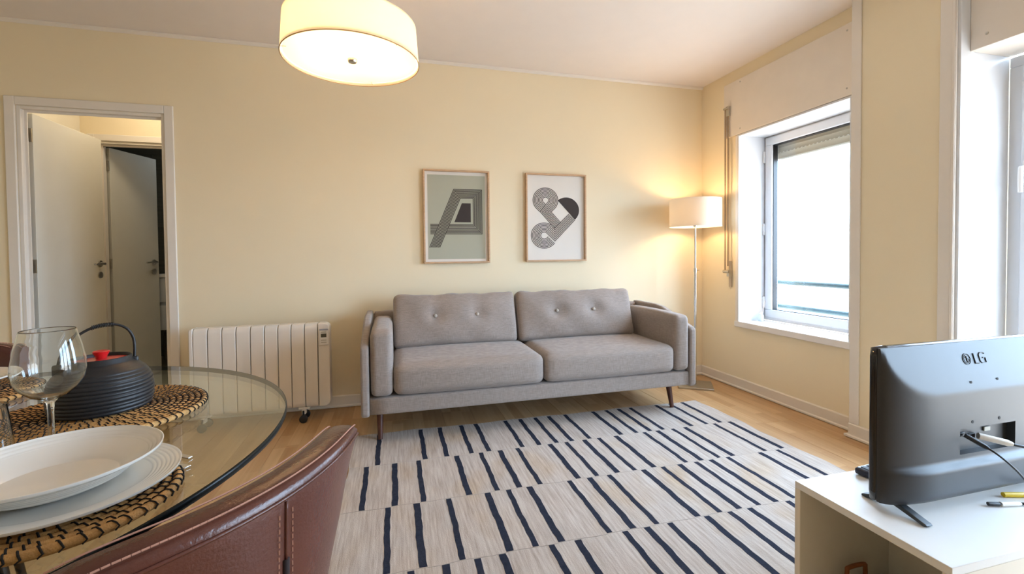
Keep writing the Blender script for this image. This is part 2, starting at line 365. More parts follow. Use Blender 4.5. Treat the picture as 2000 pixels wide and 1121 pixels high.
# vanity unit in the bathroom
t = thing('vanity_unit', (-1.9, 5.0, .25), 'white bathroom vanity with drawers seen past the far door', 'cabinet')
mk('body', box(-2.16, -1.5, 5.02, 5.6, .385, .89), mat('vanity_white', (205, 208, 212), .3), t, bevel=.004)
mk('worktop', box(-2.18, -1.48, 4.99, 5.62, .892, .925), WHITE, t, bevel=.004)
for z0 in (.39, .655):
    d_ = mk('drawer', box(-2.158, -1.502, 5.0, 5.018, z0, z0+.235), mat('vanity_white', (205, 208, 212), .3), t, bevel=.003)
mk('leg', box(-2.15, -2.12, 5.05, 5.08, 0, .383), CHROME, t); mk('leg', box(-1.55, -1.52, 5.05, 5.08, 0, .383), CHROME, t)
mk('leg', box(-2.15, -2.12, 5.55, 5.58, 0, .383), CHROME, t); mk('leg', box(-1.55, -1.52, 5.55, 5.58, 0, .383), CHROME, t)

def bulb_light(name, loc, watts, col, rad, parent):
    l = bpy.data.lights.new(name, 'POINT'); l.energy = watts; l.color = col; l.shadow_soft_size = rad
    o = bpy.data.objects.new(name, l); COL.objects.link(o); o.location = Vector(loc)-OFF[parent.name]; o.parent = parent
    return o
WARM = (1.0, .69, .39)
t = thing('hall_ceiling_lamp', (-1.75, 3.95, ZC), 'round opal ceiling lamp in the hall above the doors', 'lamp')
mk('base', lathe([(0, ZC-.001), (.13, ZC-.001), (.13, ZC-.02), (0, ZC-.02)], 32, (-1.75, 3.95, 0)), CHROME, t)
mk('lamp_shade', lathe([(.12, ZC-.0205), (.14, ZC-.05), (.12, ZC-.085), (.06, ZC-.1), (0, ZC-.104)], 32, (-1.75, 3.95, 0)), mat('lit_opal_glass', (250, 245, 235), .4, emit=((1, .88, .66), 16.0)), t, smooth=True)
t = thing('bath_fill_lamp', (-1.7, 5.0, 2.3), 'unseen fill lamp added on the bathroom ceiling', 'lamp')  # added fill light, out of view, in place of cool window light
mk('base', lathe([(0, 2.299), (.1, 2.299), (.1, 2.285), (0, 2.285)], 32, (-1.7, 5.0, 0)), CHROME, t)
mk('lamp_shade', lathe([(.09, 2.2845), (.1, 2.26), (.06, 2.23), (0, 2.222)], 32, (-1.7, 5.0, 0)), mat('bath_fill_glow', (245, 248, 250), .4, emit=((.75, .88, 1), 9.0)), t, smooth=True)

# ------------------------------------------------------------------ window to the right of the sofa
GX = 2.90
wn = thing('window_1', (GX, 2.5, .5), 'white framed window with a deep white reveal right of the sofa', 'window', kind='structure')
mk('reveal', join(box(R-.012, 2.88, WY1-.012, WY1-.0005, .536, WZ1-.001)), PVC, wn)
mk('reveal', join(box(R-.012, 2.88, WY0+.0005, WY0+.012, .536, WZ1-.001)), PVC, wn)
mk('reveal', join(box(R-.012, 2.88, WY0+.012, WY1-.012, WZ1-.012, WZ1-.001)), PVC, wn)
mk('casing', box(R-.0125, R-.0005, WY1, WY1+.024, .49, WZ1-.001), TRIM, wn, bevel=.003)
mk('window_sill', box(R-.018, 2.885, Y1+.021, WY1+.03, .4905, .536), mat('sill_white', (238, 234, 232), .3), wn, bevel=.005)
fy0, fy1, fz0, fz1 = WY0+.0005, WY1-.0005, .5365, WZ1-.0005
def ring(x0, x1, ya, yb, za, zb, wd):
    return join(box(x0, x1, ya, yb, za, za+wd), box(x0, x1, ya, yb, zb-wd, zb), box(x0, x1, ya, ya+wd, za+wd, zb-wd), box(x0, x1, yb-wd, yb, za+wd, zb-wd))
mk('window_frame', ring(2.886, 2.95, fy0, fy1, fz0, fz1, .028), PVC, wn, bevel=.003)
sash = mk('window_sash', ring(2.874, 2.94, fy0+.022, fy1-.022, fz0+.026, fz1-.02, .062), PVC, wn, bevel=.005)
mk('gasket', ring(2.89, 2.93, fy0+.0842, fy1-.0842, fz0+.0882, fz1-.0822, .005), BLACK, sash)
mk('pane', box(2.906, 2.912, fy0+.086, fy1-.086, fz0+.09, fz1-.084), PANE, sash)
for z in (.68, 1.26, 1.83):
    mk('hinge', tube([(2.868, fy1-.018, z-.045), (2.868, fy1-.018, z+.045)], .009, 12), PVC, wn, smooth=True, ang=50)
# shutter box panel above it
sb = thing('shutter_box', (R, 2.55, 2.0), 'flat white shutter box panel above the window', 'shutter box')
mk('panel', box(R-.016, R-.0005, Y1+.001, 3.116, 2.003, 2.43), mat('panel_white', (236, 226, 214), .45), sb, bevel=.002)
for y, z in ((2.94, 2.405), (2.94, 2.045), (2.09, 2.39), (2.09, 2.05)):
    mk('screw', move(xf(lathe([(0, 0), (.006, 0), (.005, .002), (0, .0025)], 12), Matrix.Rotation(math.radians(-90), 4, 'Y')), (R-.0162, y, z)), CHROME, sb)
# roller shutter outside, mostly raised
SLAT = mat('shutter_slat', (176, 168, 150), .5, var=.04)
rs = thing('roller_shutter', (2.965, 2.5, 1.8), 'beige slatted roller shutter rolled up at the top of the window', 'shutter')
sl = prism([(2.958, 0), (2.966, 0), (2.970, .012), (2.970, .03), (2.966, .042), (2.958, .042), (2.961, .03), (2.961, .012)], 'x', WY0+.01, WY1-.01)
def slat_at(z):
    return [(p[1], p[0], p[2]+z) for p in sl[0]], [tuple(reversed(f)) for f in sl[1]]
for k in range(5): mk('slat', slat_at(1.8138+.0421*k), SLAT, rs, smooth=True, ang=40)
mk('end_bar', box(2.955, 2.973, WY0+.01, WY1-.01, 1.80, 1.8135), mat('end_bar_paint', (205, 202, 194), .4), rs, bevel=.002)
hol = [box(2.9572, 2.9608, WY0+.05+.032*i, WY0+.062+.032*i, 1.8575, 1.8605) for i in range(26)]
ho = mk('painted_slot_light', join(*hol), mat('slot_sky_colour', (245, 244, 240), .5), rs); ho['kind'] = 'stuff'  # closed slats: white strips paint in the sky light showing through slots
# shutter strap with guide and winder
sp = thing('shutter_strap', (R, 3.06, .8), 'grey shutter strap and winder on the wall left of the window', 'strap')
STR = mat('strap_webbing', (150, 128, 104), .8, var=.1, vscale=80)
mk('strap', join(box(R-.030, R-.0285, 3.076, 3.092, .93, 2.235)), STR, sp)
mk('strap', join(box(R-.030, R-.0285, 3.046, 3.060, .97, 2.235)), STR, sp)
mk('strap_guide', join(box(R-.034, R-.0165, 3.042, 3.074, 2.17, 2.25), tube([(R-.036, 3.04, 2.235), (R-.036, 3.096, 2.235)], .008, 10)), CHROME, sp, bevel=.002)
mk('winder_plate', box(R-.012, R-.0005, 3.036, 3.064, .80, 1.01), mat('winder_paint', (196, 180, 158), .45), sp, bevel=.003)
mk('winder_roller', join(tube([(R-.03, 3.036, .925), (R-.03, 3.098, .925)], .014, 14), box(R-.035, R-.011, 3.034, 3.060, .885, .94)), CHROME, sp, smooth=True, ang=40)
# railing outside the window
RAILM = mat('rail_paint', (30, 62, 72), .4)
rl = thing('window_railing', (3.12, 2.5, .5), 'blue-green guard rail outside the window', 'railing')
for z in (.63, .83):
    mk('rail', tube([(3.12, 1.0, z), (3.12, 3.2, z)], .021, 12), RAILM, rl, smooth=True, ang=60)
    mk('bracket', join(box(XO, 3.14, 3.06, 3.11, z-.026, z+.026)), RAILM, rl, bevel=.004)
# reed diffuser on the sill
rd = thing('reed_diffuser', (2.80, 2.905, .536), 'small clear reed diffuser bottle with pale sticks on the window sill', 'diffuser')
mk('bottle', lathe([(0, .5365), (.019, .5365), (.021, .54), (.021, .578), (.017, .584), (.009, .588), (.009, .602), (.007, .602), (.007, .588), (.018, .577), (.018, .542), (0, .541)], 24, (2.80, 2.905, 0)), mat('pale_glass', (205, 212, 214), .1, coat=.5), rd, smooth=True)
mk('collar', lathe([(.0092, .589), (.0115, .589), (.0115, .604), (.0092, .604)], 20, (2.80, 2.905, 0)), WHITE, rd)
for i in range(6):
    a = i*1.05; mk('reed', tube([(2.80+.003*math.cos(a), 2.905+.003*math.sin(a), .55), (2.80+.032*math.cos(a), 2.905+.03*math.sin(a), .705+.01*math.sin(i*2))], .0014, 6), mat('reed_wood', (214, 188, 168), .7), rd)

# ------------------------------------------------------------------ balcony door recess on the far right
bd = thing('door_3', (2.9, .4, 0), 'white balcony door frame in the recess at the right edge', 'door', kind='structure')
mk('reveal', box(XP, 2.885, Y2-.014, Y2-.0005, 0, ZC-.001), PVC, bd)
mk('reveal', box(R, 2.885, YB+.0005, YB+.014, 0, ZC-.001), PVC, bd)
mk('door_frame', ring(2.886, 2.95, YB+.014, Y2-.0145, 0, 2.0, .05), PVC, bd, bevel=.004)
nb = 3; wy = (Y2-.0645-(YB+.064))/nb
for i in range(nb):
    a = YB+.064+wy*i; b_ = a+wy
    s_ = mk('door_sash', ring(2.868, 2.935, a+.002, b_-.002, .052, 1.948, .075), PVC, bd, bevel=.006)
    mk('pane', box(2.90, 2.906, a+.077, b_-.077, .127, 1.873), PANE, s_)
    if i == nb-1:
        hx, hy, hz = 2.867, b_-.03, 1.46
        mk('handle', join(box(hx-.010, hx-.0005, hy-.014, hy+.014, hz-.035, hz+.035), tube([(hx-.01, hy, hz), (hx-.045, hy, hz)], .008, 10),
           tube(smoothpath([(hx-.045, hy, hz+.004), (hx-.05, hy, hz-.01), (hx-.052, hy, hz-.06), (hx-.05, hy, hz-.115)], 4), .009, 10)), WHITE, s_, bevel=.002)
sb = thing('shutter_box', (2.62, .4, 2.0), 'white shutter box panel above the balcony door', 'shutter box')
mk('panel', box(2.615, 2.886, YB+.0145, Y2-.0145, 2.004, ZC-.001), mat('panel_white', (236, 226, 214), .45), sb, bevel=.002)
for y in (1.43, .3, -.6):
    mk('screw', move(xf(lathe([(0, 0), (.007, 0), (.006, .002), (0, .003)], 12), Matrix.Rotation(math.radians(-90), 4, 'Y')), (2.6148, y, 2.06)), CHROME, sb)

# ------------------------------------------------------------------ sofa
sf = thing('sofa', (.897, 3.0, 0), 'grey woven two-seat sofa with buttoned back cushions against the wall', 'sofa')
SX0, SX1, SY0, SY1 = -.182, 1.976, 2.60, 3.372
mk('base_rail', rbox(SX1-SX0-.088, SY1-SY0-.03, .10, .014, 10, c=((SX0+SX1)/2, (SY0+SY1)/2, .23)), SOFA, sf, smooth=True)
prof = [(SY0, .19), (SY0, .555), (SY0+.008, .573), (SY0+.03, .583), (SY0+.09, .60), (2.86, .655), (2.95, .682), (3.05, .692), (SY1-.03, .692), (SY1, .67), (SY1, .19), (SY1-.02, .172), (SY0+.02, .172)]
for x0 in (SX0, SX1-.045):
    mk('side_panel', prism(prof, 'x', x0, x0+.045), SOFA, sf, bevel=.014, seg=4)
mk('back_panel', rbox(SX1-SX0-.096, .075, .505, .025, 10, c=((SX0+SX1)/2, SY1-.045, .437)), SOFA, sf, smooth=True)
def arm_def(p): return Vector((p.x, p.y, p.z+.012*(p.y > -.2)))
mk('arm', rbox(.122, .66, .375, .034, 12, puff=(.004, .006, .008), c=(-.068, SY0+.332, .474)), SOFA, sf, smooth=True)
mk('arm', rbox(.11, .66, .375, .034, 12, puff=(.004, .006, .008), c=(1.873, SY0+.332, .474)), SOFA, sf, smooth=True)
for x0, x1_ in ((-.005, .895), (.899, 1.816)):
    mk('seat_cushion', rbox(x1_-x0, .66, .182, .045, 16, puff=(.003, .012, .014), c=((x0+x1_)/2, SY0+.325, .373)), SOFA, sf, smooth=True)
def back_cushion(x0, x1_, btn, seed):
    rnd = random.Random(seed); ph = [rnd.random()*6 for _ in range(6)]
    cx = (x0+x1_)/2; hh = .365; th = .105
    def de(p):
        q = Vector(p)
        # dimples pulled in at the buttons with soft creases running up from them
        for bx in btn:
            dx, dz = p.x-(bx-cx), p.z-.02
            g = math.exp(-(dx*dx+dz*dz)/(2*.035**2)); cr = math.exp(-(dx*dx)/(2*.016**2))*math.exp(-((dz-.07)**2)/(2*.06**2))
            if p.y < 0: q.y += .030*g+.007*cr
        if p.z > hh*.3: q.z += .0035*math.sin(p.x*17+ph[0])+.0025*math.sin(p.x*39+ph[1])
        q.y += .003*math.sin(p.x*23+p.z*19+ph[2])*(1 if p.y < 0 else 0)
        # corners pull in a little
        ex, ez = abs(p.x)/((x1_-x0)/2), abs(p.z)/(hh/2)
        q.x *= 1-.012*ez**4
        return q
    vf = rbox(x1_-x0, th, hh, .034, 26, puff=(-.004, .052, -.004), deform=de)
    M = Matrix.Translation((cx, 3.135, .628)) @ Matrix.Rotation(math.radians(-17), 4, 'X')
    o = mk('back_cushion', xf(vf, M), SOFA, sf, smooth=True)
    for bx in btn:
        b = xf(move(xf(lathe([(0, .008), (.006, .0075), (.010, .005), (.012, .001), (.011, -.003), (0, -.004)], 20), Matrix.Rotation(math.radians(90), 4, 'X')), (bx-cx, -.078, .02)), M)
        mk('button', b, mat('button_fabric', (186, 174, 162), .8), o, smooth=True)
back_cushion(-.004, .853, (.276, .564), 3)
back_cushion(.860, 1.775, (1.154, 1.443), 5)
for x in (-.085, 1.866):
    for yb, yt in ((2.716, 2.765), (3.30, 3.25)):
        mk('leg', tube([(x, yb, .0062 if yb < 3 else .0005), (x, yt, .1795)], [.014, .021], 16), WALNUT, sf, smooth=True, ang=50)
    mk('leg_bracket', box(x-.02 if x < 0 else x-.10, x+.10 if x < 0 else x+.02, 2.75, 2.79, .145, .1795), WALNUT, sf, bevel=.004)

# ------------------------------------------------------------------ rug
def rug_mat():
    mt = mat('rug_weave', (196, 182, 170), .95, var=.06, spec=.1)
    nt = mt.node_tree; N = nt.nodes; L = nt.links; b = N['Principled BSDF']; tc = N.new('ShaderNodeTexCoord')
    mp = N.new('ShaderNodeMapping'); mp.inputs['Scale'].default_value = (95, 5, 5); L.new(tc.outputs['Object'], mp.inputs[0])
    n1 = N.new('ShaderNodeTexNoise'); n1.inputs['Scale'].default_value = 1; n1.inputs['Detail'].default_value = 4; n1.inputs['Roughness'].default_value = .65; L.new(mp.outputs[0], n1.inputs['Vector'])
    m2 = N.new('ShaderNodeMapping'); m2.inputs['Scale'].default_value = (4, 2.5, 1); L.new(tc.outputs['Object'], m2.inputs[0])
    n2 = N.new('ShaderNodeTexNoise'); n2.inputs['Scale'].default_value = 1; n2.inputs['Detail'].default_value = 2; L.new(m2.outputs[0], n2.inputs['Vector'])
    r1 = N.new('ShaderNodeValToRGB'); e = r1.color_ramp.elements; e[0].position = .28; e[0].color = hexlin((168, 153, 142))+(1,); e[1].position = .66; e[1].color = hexlin((208, 199, 191))+(1,)
    L.new(n1.outputs['Fac'], r1.inputs[0])
    r2 = N.new('ShaderNodeValToRGB'); e = r2.color_ramp.elements; e[0].position = .52; e[0].color = (1, 1, 1, 1); e[1].position = .75; e[1].color = (.92, .80, .62, 1); L.new(n2.outputs['Fac'], r2.inputs[0])
    mx = N.new('ShaderNodeMix'); mx.data_type = 'RGBA'; mx.blend_type = 'MULTIPLY'; mx.inputs[0].default_value = .8; L.new(r1.outputs[0], mx.inputs[6]); L.new(r2.outputs[0], mx.inputs[7])
    L.new(mx.outputs[2], b.inputs['Base Color'])
    n3 = N.new('ShaderNodeTexNoise'); n3.inputs['Scale'].default_value = 260; L.new(tc.outputs['Object'], n3.inputs['Vector'])
    bp = N.new('ShaderNodeBump'); bp.inputs['Strength'].default_value = .5; bp.inputs['Distance'].default_value = .003; L.new(n3.outputs['Fac'], bp.inputs['Height']); L.new(bp.outputs[0], b.inputs['Normal'])
    return mt
RUGM = rug_mat()
NAVY = mat('navy_yarn', (48, 52, 66), .95, var=.15, vscale=60, bump=.4, bscale=260, spec=.1)
rg = thing('rug', (.93, 1.96, 0), 'pale flat-woven rug with staggered rows of short navy stripes', 'rug')
RX0, RX1, RY1 = -.236, 2.125, 2.815
rows = [(2.80, 2.385), (2.378, 1.972), (1.965, 1.553), (1.545, 1.135)]
RY0 = 1.115
def wob(t, s, a=.006): return a*math.sin(t*9+s)+a*.6*math.sin(t*23+s*2.3)
n = 60; V = []
for i in range(n):       # outline with a slightly uneven edge
    t_ = i/n
    V.append((RX0+(RX1-RX0)*t_, RY0+wob(t_*2.3, 1), 0))
for i in range(n): V.append((RX1+wob(i/n*1.7, 2)-.0, RY0+(RY1-RY0)*i/n, 0))
for i in range(n): V.append((RX1-(RX1-RX0)*i/n, RY1+wob(i/n*2.3, 3)-.02*(1-i/n), 0))
for i in range(n): V.append((RX0+wob(i/n*1.7, 4), RY1-(RY1-RY0)*i/n, 0))
mk('weave', prism([(p[0], p[1]) for p in V], 'z', .0005, .005), RUGM, rg)
xs = [[-.092, .151, .266, .399, .495, .688, .786, .888, .982, 1.095, 1.298, 1.398, 1.492, 1.580, 1.779, 1.890, 1.992],
      [-.142, -.005, .115, .315, .447, .552, .652, .845, .943, 1.052, 1.144, 1.255, 1.443, 1.532, 1.638, 1.725, 1.934, 2.047],
      [-.036, .085, .224, .398, .494, .595, .793, .895, .999, 1.188, 1.296, 1.391, 1.489, 1.580, 1.683, 1.886, 2.003],
      [-.09, .045, .162, .272, .365, .553, .655, .851, .948, 1.050, 1.220, 1.334, 1.434, 1.630, 1.735, 1.835, 2.03]]
k = 0
for (ya, yb), xl in zip(rows, xs):
    for x in xl:
        k += 1; ns = 14; L_, R_ = [], []; y_top = ya-(.0 if ya < 2.7 else .02*max(0, (x-.2)/1.9)); wd = .0125*(1+.1*math.sin(k*3.1))
        for i in range(ns+1):
            y = y_top+(yb-y_top)*i/ns; c = x+.0013*math.sin(y*21+k*1.7)+.0010*math.sin(y*47+k)
            L_.append((c-wd+.001*math.sin(y*90+k), y)); R_.append((c+wd+.001*math.sin(y*75+k*2), y))
        mk('stripe', prism(list(reversed(L_))+R_, 'z', .0049, .0058), NAVY, rg)
sm = []
for ya, yb in zip([r_[1] for r_ in rows[:-1]], [r_[0] for r_ in rows[1:]]):
    y = (ya+yb)/2; sm = tube([(RX0+.01+i*(RX1-RX0-.02)/80, y+.003*math.sin(i*.9), .0052) for i in range(81)], .0016, 5)
    mk('seam', sm, mat('rug_seam', (188, 176, 166), .95), rg)

# ------------------------------------------------------------------ radiator
ra = thing('oil_radiator', (-.81, 3.2, 0), 'white finned electric radiator on castors beside the doorway', 'radiator')
xb = [-1.200, -1.120, -1.041, -.962, -.881, -.800, -.722, -.644, -.564, -.484]
ZR0, ZR1, YR = .092, .638, 3.17
for i in range(9):
    a, b_ = xb[i]+.0022, xb[i+1]-.0022
    p = [(YR+.012, ZR0), (YR+.003, ZR0+.012), (YR, ZR0+.03), (YR, ZR1-.04), (YR+.006, ZR1-.015), (YR+.02, ZR1), (YR+.085, ZR1), (YR+.095, ZR1-.01), (YR+.095, ZR0)]
    mk('fin', prism(p, 'x', a, b_), RADM, ra, bevel=.003)
mk('core', box(-1.19, -.46, YR+.03, YR+.08, ZR0+.03, ZR1-.03), GROOVE, ra)
def endcap(x0, x1_, flip):
    r_ = min(.035, (x1_-x0)*.8); p = []
    xo, xi = (x0, x1_) if flip else (x1_, x0); s = 1 if not flip else -1
    p = [(xi, ZR0)]; p += [(xo-s*r_+s*r_*math.sin(a), ZR0+r_-r_*math.cos(a)) for a in [j*math.pi/12 for j in range(7)]]
    p += [(xo-s*r_+s*r_*math.cos(a), ZR1-r_+r_*math.sin(a)) for a in [j*math.pi/12 for j in range(7)]]; p += [(xi, ZR1)]
    return prism(p, 'y', YR+.001, YR+.096)
mk('end_cap', endcap(-.4815, -.411, False), RADM, ra, bevel=.004)
mk('end_cap', endcap(-1.222, -1.2005, True), RADM, ra, bevel=.004)
cp = mk('control_panel', join(box(-.474, -.414, YR-.010, YR+.0008, .495, .603)), WHITE, ra, bevel=.006)
mk('display', box(-.462, -.428, YR-.0112, YR-.0102, .548, .572), mat('lcd', (92, 90, 80), .25), cp)
mk('grip', box(-.470, -.418, YR-.014, YR-.0102, .594, .604), mat('grip_grey', (170, 172, 186), .4), cp, bevel=.002)
for z in (.53, .515): mk('key', box(-.462, -.428, YR-.0112, YR-.0102, z-.004, z+.002), mat('key_grey', (200, 192, 184), .4), cp)
mk('lettering', join(*[box(-.460+i*.005, -.4565+i*.005, YR-.0112, YR-.0102, .580, .5845) for i in range(6)]), mat('print_grey', (120, 116, 110), .5), cp)
for x in (-.574, -1.150):
    mk('bracket', join(box(x-.035, x+.035, YR+.005, YR+.06, .078, .0915), box(x-.012, x+.012, YR-.012, YR+.03, .05, .078)), RADM, ra, bevel=.003)
    for y in (3.143, 3.245):
        c = mk('castor', join(xf(lathe([(0, -.012), (.02, -.012), (.025, -.008), (.025, .008), (.02, .012), (0, .012)], 24), Matrix.Translation((x, y, .0255)) @ Matrix.Rotation(math.radians(90), 4, 'X')), tube([(x, y, .03), (x, y, .079)], .006, 8)), BLACK, ra, smooth=True, ang=40)

# ------------------------------------------------------------------ framed prints
PAPERG = mat('sage_paper', (178, 178, 160), .8, var=.01); PAPERW = mat('white_paper', (232, 226, 218), .8, var=.01)
INK = mat('dark_ink', (62, 54, 52), .8, var=.03)
def frame(x0, x1_, z0, z1, label, paper, sheet, draw):
    t = thing('framed_print', ((x0+x1_)/2, D, (z0+z1)/2), label, 'picture', group=None)
    yf, yb, wd = D-.032, D-.0008, .0125
    for q in (box(x0, x1_, yf, yb, z1-wd, z1), box(x0, x1_, yf, yb, z0, z0+wd), box(x0, x0+wd, yf, yb, z0+wd, z1-wd), box(x1_-wd, x1_, yf, yb, z0+wd, z1-wd)):
        mk('frame_bar', q, OAKF, t, bevel=.0015)
    ym = D-.010
    mk('mount', box(x0+wd, x1_-wd, ym, yb-.001, z0+wd, z1-wd), PAPERW, t)
    W_, H_ = x1_-x0, z1-z0
    if sheet: mk('print_sheet', box(x0+sheet[0]*W_, x0+sheet[1]*W_, ym-.0006, ym-.0001, z1-sheet[3]*H_, z1-sheet[2]*H_), paper, t)
    parts = draw(lambda u, v: (x0+u*W_, z1-v*H_), ym-.001)
    mk('printed_letter', join(*parts), INK, t)
    return t
def stroke(pts, wd, y):
    """flat polyline of constant width in the wall plane with mitred corners"""
    n = len(pts); L_, R_ = [], []
    for i in range(n):
        d1 = Vector((pts[i][0]-pts[i-1][0], pts[i][1]-pts[i-1][1])).normalized() if i > 0 else None
        d2 = Vector((pts[i+1][0]-pts[i][0], pts[i+1][1]-pts[i][1])).normalized() if i < n-1 else None
        d1 = d1 or d2; d2 = d2 or d1
        nn = (Vector((-d1.y, d1.x))+Vector((-d2.y, d2.x))).normalized(); k_ = wd/2/max(.3, nn.dot(Vector((-d1.y, d1.x))))
        L_.append((pts[i][0]+nn.x*k_, y, pts[i][1]+nn.y*k_)); R_.append((pts[i][0]-nn.x*k_, y, pts[i][1]-nn.y*k_))
    return L_+R_, [(i, i+1, n+i+1, n+i) for i in range(n-1)]
def draw_a(P, y):
    q = lambda a, b: P((a-133)/662, (b-108)/932); o = []
    for k in range(9):
        t_ = k/8; h_ = lambda yy: 745-95*t_
        yb = 745-95*t_
        lx = 435-245*(yb-297)/583; rx = 500-210*(yb-385)/495
        o.append(stroke([q(190+100*t_, 880), q(435+65*t_, 297+88*t_), q(718-88*t_, 297+88*t_), q(718-88*t_, yb), q(rx+3, yb)], .0054, y))
        o.append(stroke([q(lx-3, yb), q(200, yb)], .0054, y))
    a = [q(515, 435), q(605, 435), q(605, 627), q(438, 627)]
    o.append(([(p[0], y, p[1]) for p in a], [(3, 2, 1, 0)])); return o
def draw_amp(P, y):
    q = lambda a, b: P((a-1165)/595, (b-147)/878); o = []; d = math.radians
    for k in range(8):
        t_ = k/7; r1 = 122-92*t_; pts = []
        s = 31-5*t_
        pts.append((1360-.707*r1+s, 410+.707*r1+s))
        for a in range(135, 406, 9): pts.append((1360+r1*math.cos(d(a)), 410+r1*math.sin(d(a))))
        pts += [(1415-107*t_, 527), (1510-60*t_, 636+59*t_)]
        o.append(stroke([q(*p) for p in pts], .0054, y))
        r2 = 127-92*t_; pts = [(1345+.707*r2+14, 765+.707*r2-14)]
        for a in range(45, 316, 9): pts.append((1345+r2*math.cos(d(a)), 765+r2*math.sin(d(a))))
        pts += [(1450, 690+130*t_), (1592+60*t_, 545+60*t_)]
        o.append(stroke([q(*p) for p in pts], .0054, y))
    c = (1566, 507); a0 = math.atan2(410-507, 1480-1566); arc = []
    for i in range(25):
        a = a0+math.pi*i/24; arc.append(q(c[0]+129*math.cos(a), c[1]+129*math.sin(a)))
    o.append(([(p[0], y, p[1]) for p in arc], [tuple(range(25))])); return o
frame(.2255, .7255, 1.018, 1.717, 'oak framed sage print of a striped letter A, left of the two', PAPERG, (.064, .936, .052, .955), draw_a)
frame(1.0165, 1.5265, 1.022, 1.718, 'oak framed white print of a striped ampersand, right of the two', PAPERW, None, draw_amp)

# ------------------------------------------------------------------ floor lamp in the corner
LX, LY = 2.36, 3.12
fl = thing('floor_lamp', (LX, LY, 0), 'chrome floor lamp with white drum shade in the corner behind the sofa', 'lamp')
M = Matrix.Translation((LX, LY, 0)) @ Matrix.Rotation(math.radians(-33), 4, 'Z')
mk('base', xf(box(-.13, .13, -.12, .12, .0005, .014), M), CHROME, fl, bevel=.002)
mk('pole', tube([(LX, LY, .0145), (LX, LY, .94)], .0105, 16), STEEL, fl, smooth=True, ang=40)
mk('upper_pole', tube([(LX, LY, .9405), (LX, LY, 1.34)], .0075, 16), STEEL, fl, smooth=True, ang=40)
mk('height_knob', join(tube([(LX, LY, .925), (LX, LY, .955)], .0125, 16), tube([(LX+.012, LY-.004, .94), (LX+.03, LY-.01, .94)], .005, 10)), STEEL, fl, smooth=True, ang=40)
zs0, zs1, rs_ = 1.288, 1.508, .196
mk('lamp_shade', lathe([(rs_, zs0), (rs_, zs1), (rs_-.002, zs1), (rs_-.002, zs0), (rs_, zs0)], 64, (LX, LY, 0)), SHADE2, fl, smooth=True, ang=40)
mk('shade_ring', join(tube([(LX+rs_*math.cos(a), LY+rs_*math.sin(a), zs0+.001) for a in [i*math.pi/32 for i in range(64)]], .0022, 6, True)), WHITE, fl)
mk('socket', lathe([(0, 1.29), (.014, 1.29), (.018, 1.30), (.018, 1.345), (0, 1.345)], 20, (LX, LY, 0)), STEEL, fl, smooth=True, ang=40)
bulb_light('bulb', (LX, LY, 1.40), 5, (1.0, .66, .34), .035, fl)

# ------------------------------------------------------------------ ceiling lamp
PX, PY, PZ, PR0, PR1, PH = -.160, 2.146, 1.95, .292, .281, .165
pl = thing('pendant_lamp', (PX, PY, ZC), 'large cream drum ceiling lamp with frosted disc, lit, near the top of the picture', 'lamp')
mk('lamp_shade', lathe([(PR0, PZ), (PR1, PZ+PH), (PR1-.002, PZ+PH), (PR0-.002, PZ), (PR0, PZ)], 96, (PX, PY, 0)), SHADE, pl, smooth=True, ang=40)
mk('shade_ring', tube([(PX+PR0*math.cos(a), PY+PR0*math.sin(a), PZ) for a in [i*math.pi/48 for i in range(96)]], .0022, 6, True), mat('shade_hem', (196, 158, 112), .6), pl)
mk('diffuser', lathe([(0, PZ+.012), (PR0-.012, PZ+.012), (PR0-.012, PZ+.015), (0, PZ+.015)], 96, (PX, PY, 0)), DIFFU, pl)
mk('added_top_cover', lathe([(.012, PZ+PH-.008), (PR1-.006, PZ+PH-.008), (PR1-.006, PZ+PH-.006), (.012, PZ+PH-.006)], 96, (PX, PY, 0)), SHADE, pl)  # unseen disc, added to hold the bulbs' light off the ceiling
for i in range(3):
    a = math.radians(75+120*i); mk('clip', tube([(PX+(PR0-.026)*math.cos(a), PY+(PR0-.026)*math.sin(a), PZ+.0105), (PX+(PR0-.003)*math.cos(a), PY+(PR0-.003)*math.sin(a), PZ+.008)], .0015, 6), CHROME, pl)
mk('finial', lathe([(0, PZ-.004), (.017, PZ-.004), (.021, PZ+.002), (.021, PZ+.0115), (0, PZ+.0115)], 24, (PX, PY, 0)), CHROME, pl, smooth=True, ang=40)
mk('stem', tube([(PX, PY, PZ+.016), (PX, PY, ZC-.025)], .008, 14), CHROME, pl, smooth=True, ang=40)
mk('canopy', lathe([(0, ZC-.001), (.055, ZC-.001), (.055, ZC-.015), (.02, ZC-.028), (0, ZC-.028)], 32, (PX, PY, 0)), CHROME, pl, smooth=True, ang=40)
for i in range(3):
    a = math.radians(20+120*i); bx, by = PX+.10*math.cos(a), PY+.10*math.sin(a)
    mk('lamp_holder', tube([(PX, PY, PZ+.095), (bx, by, PZ+.095)], .009, 10), WHITE, pl)
    bulb_light('bulb', (bx+.03*math.cos(a), by+.03*math.sin(a), PZ+.085), 4.3, WARM, .03, pl)

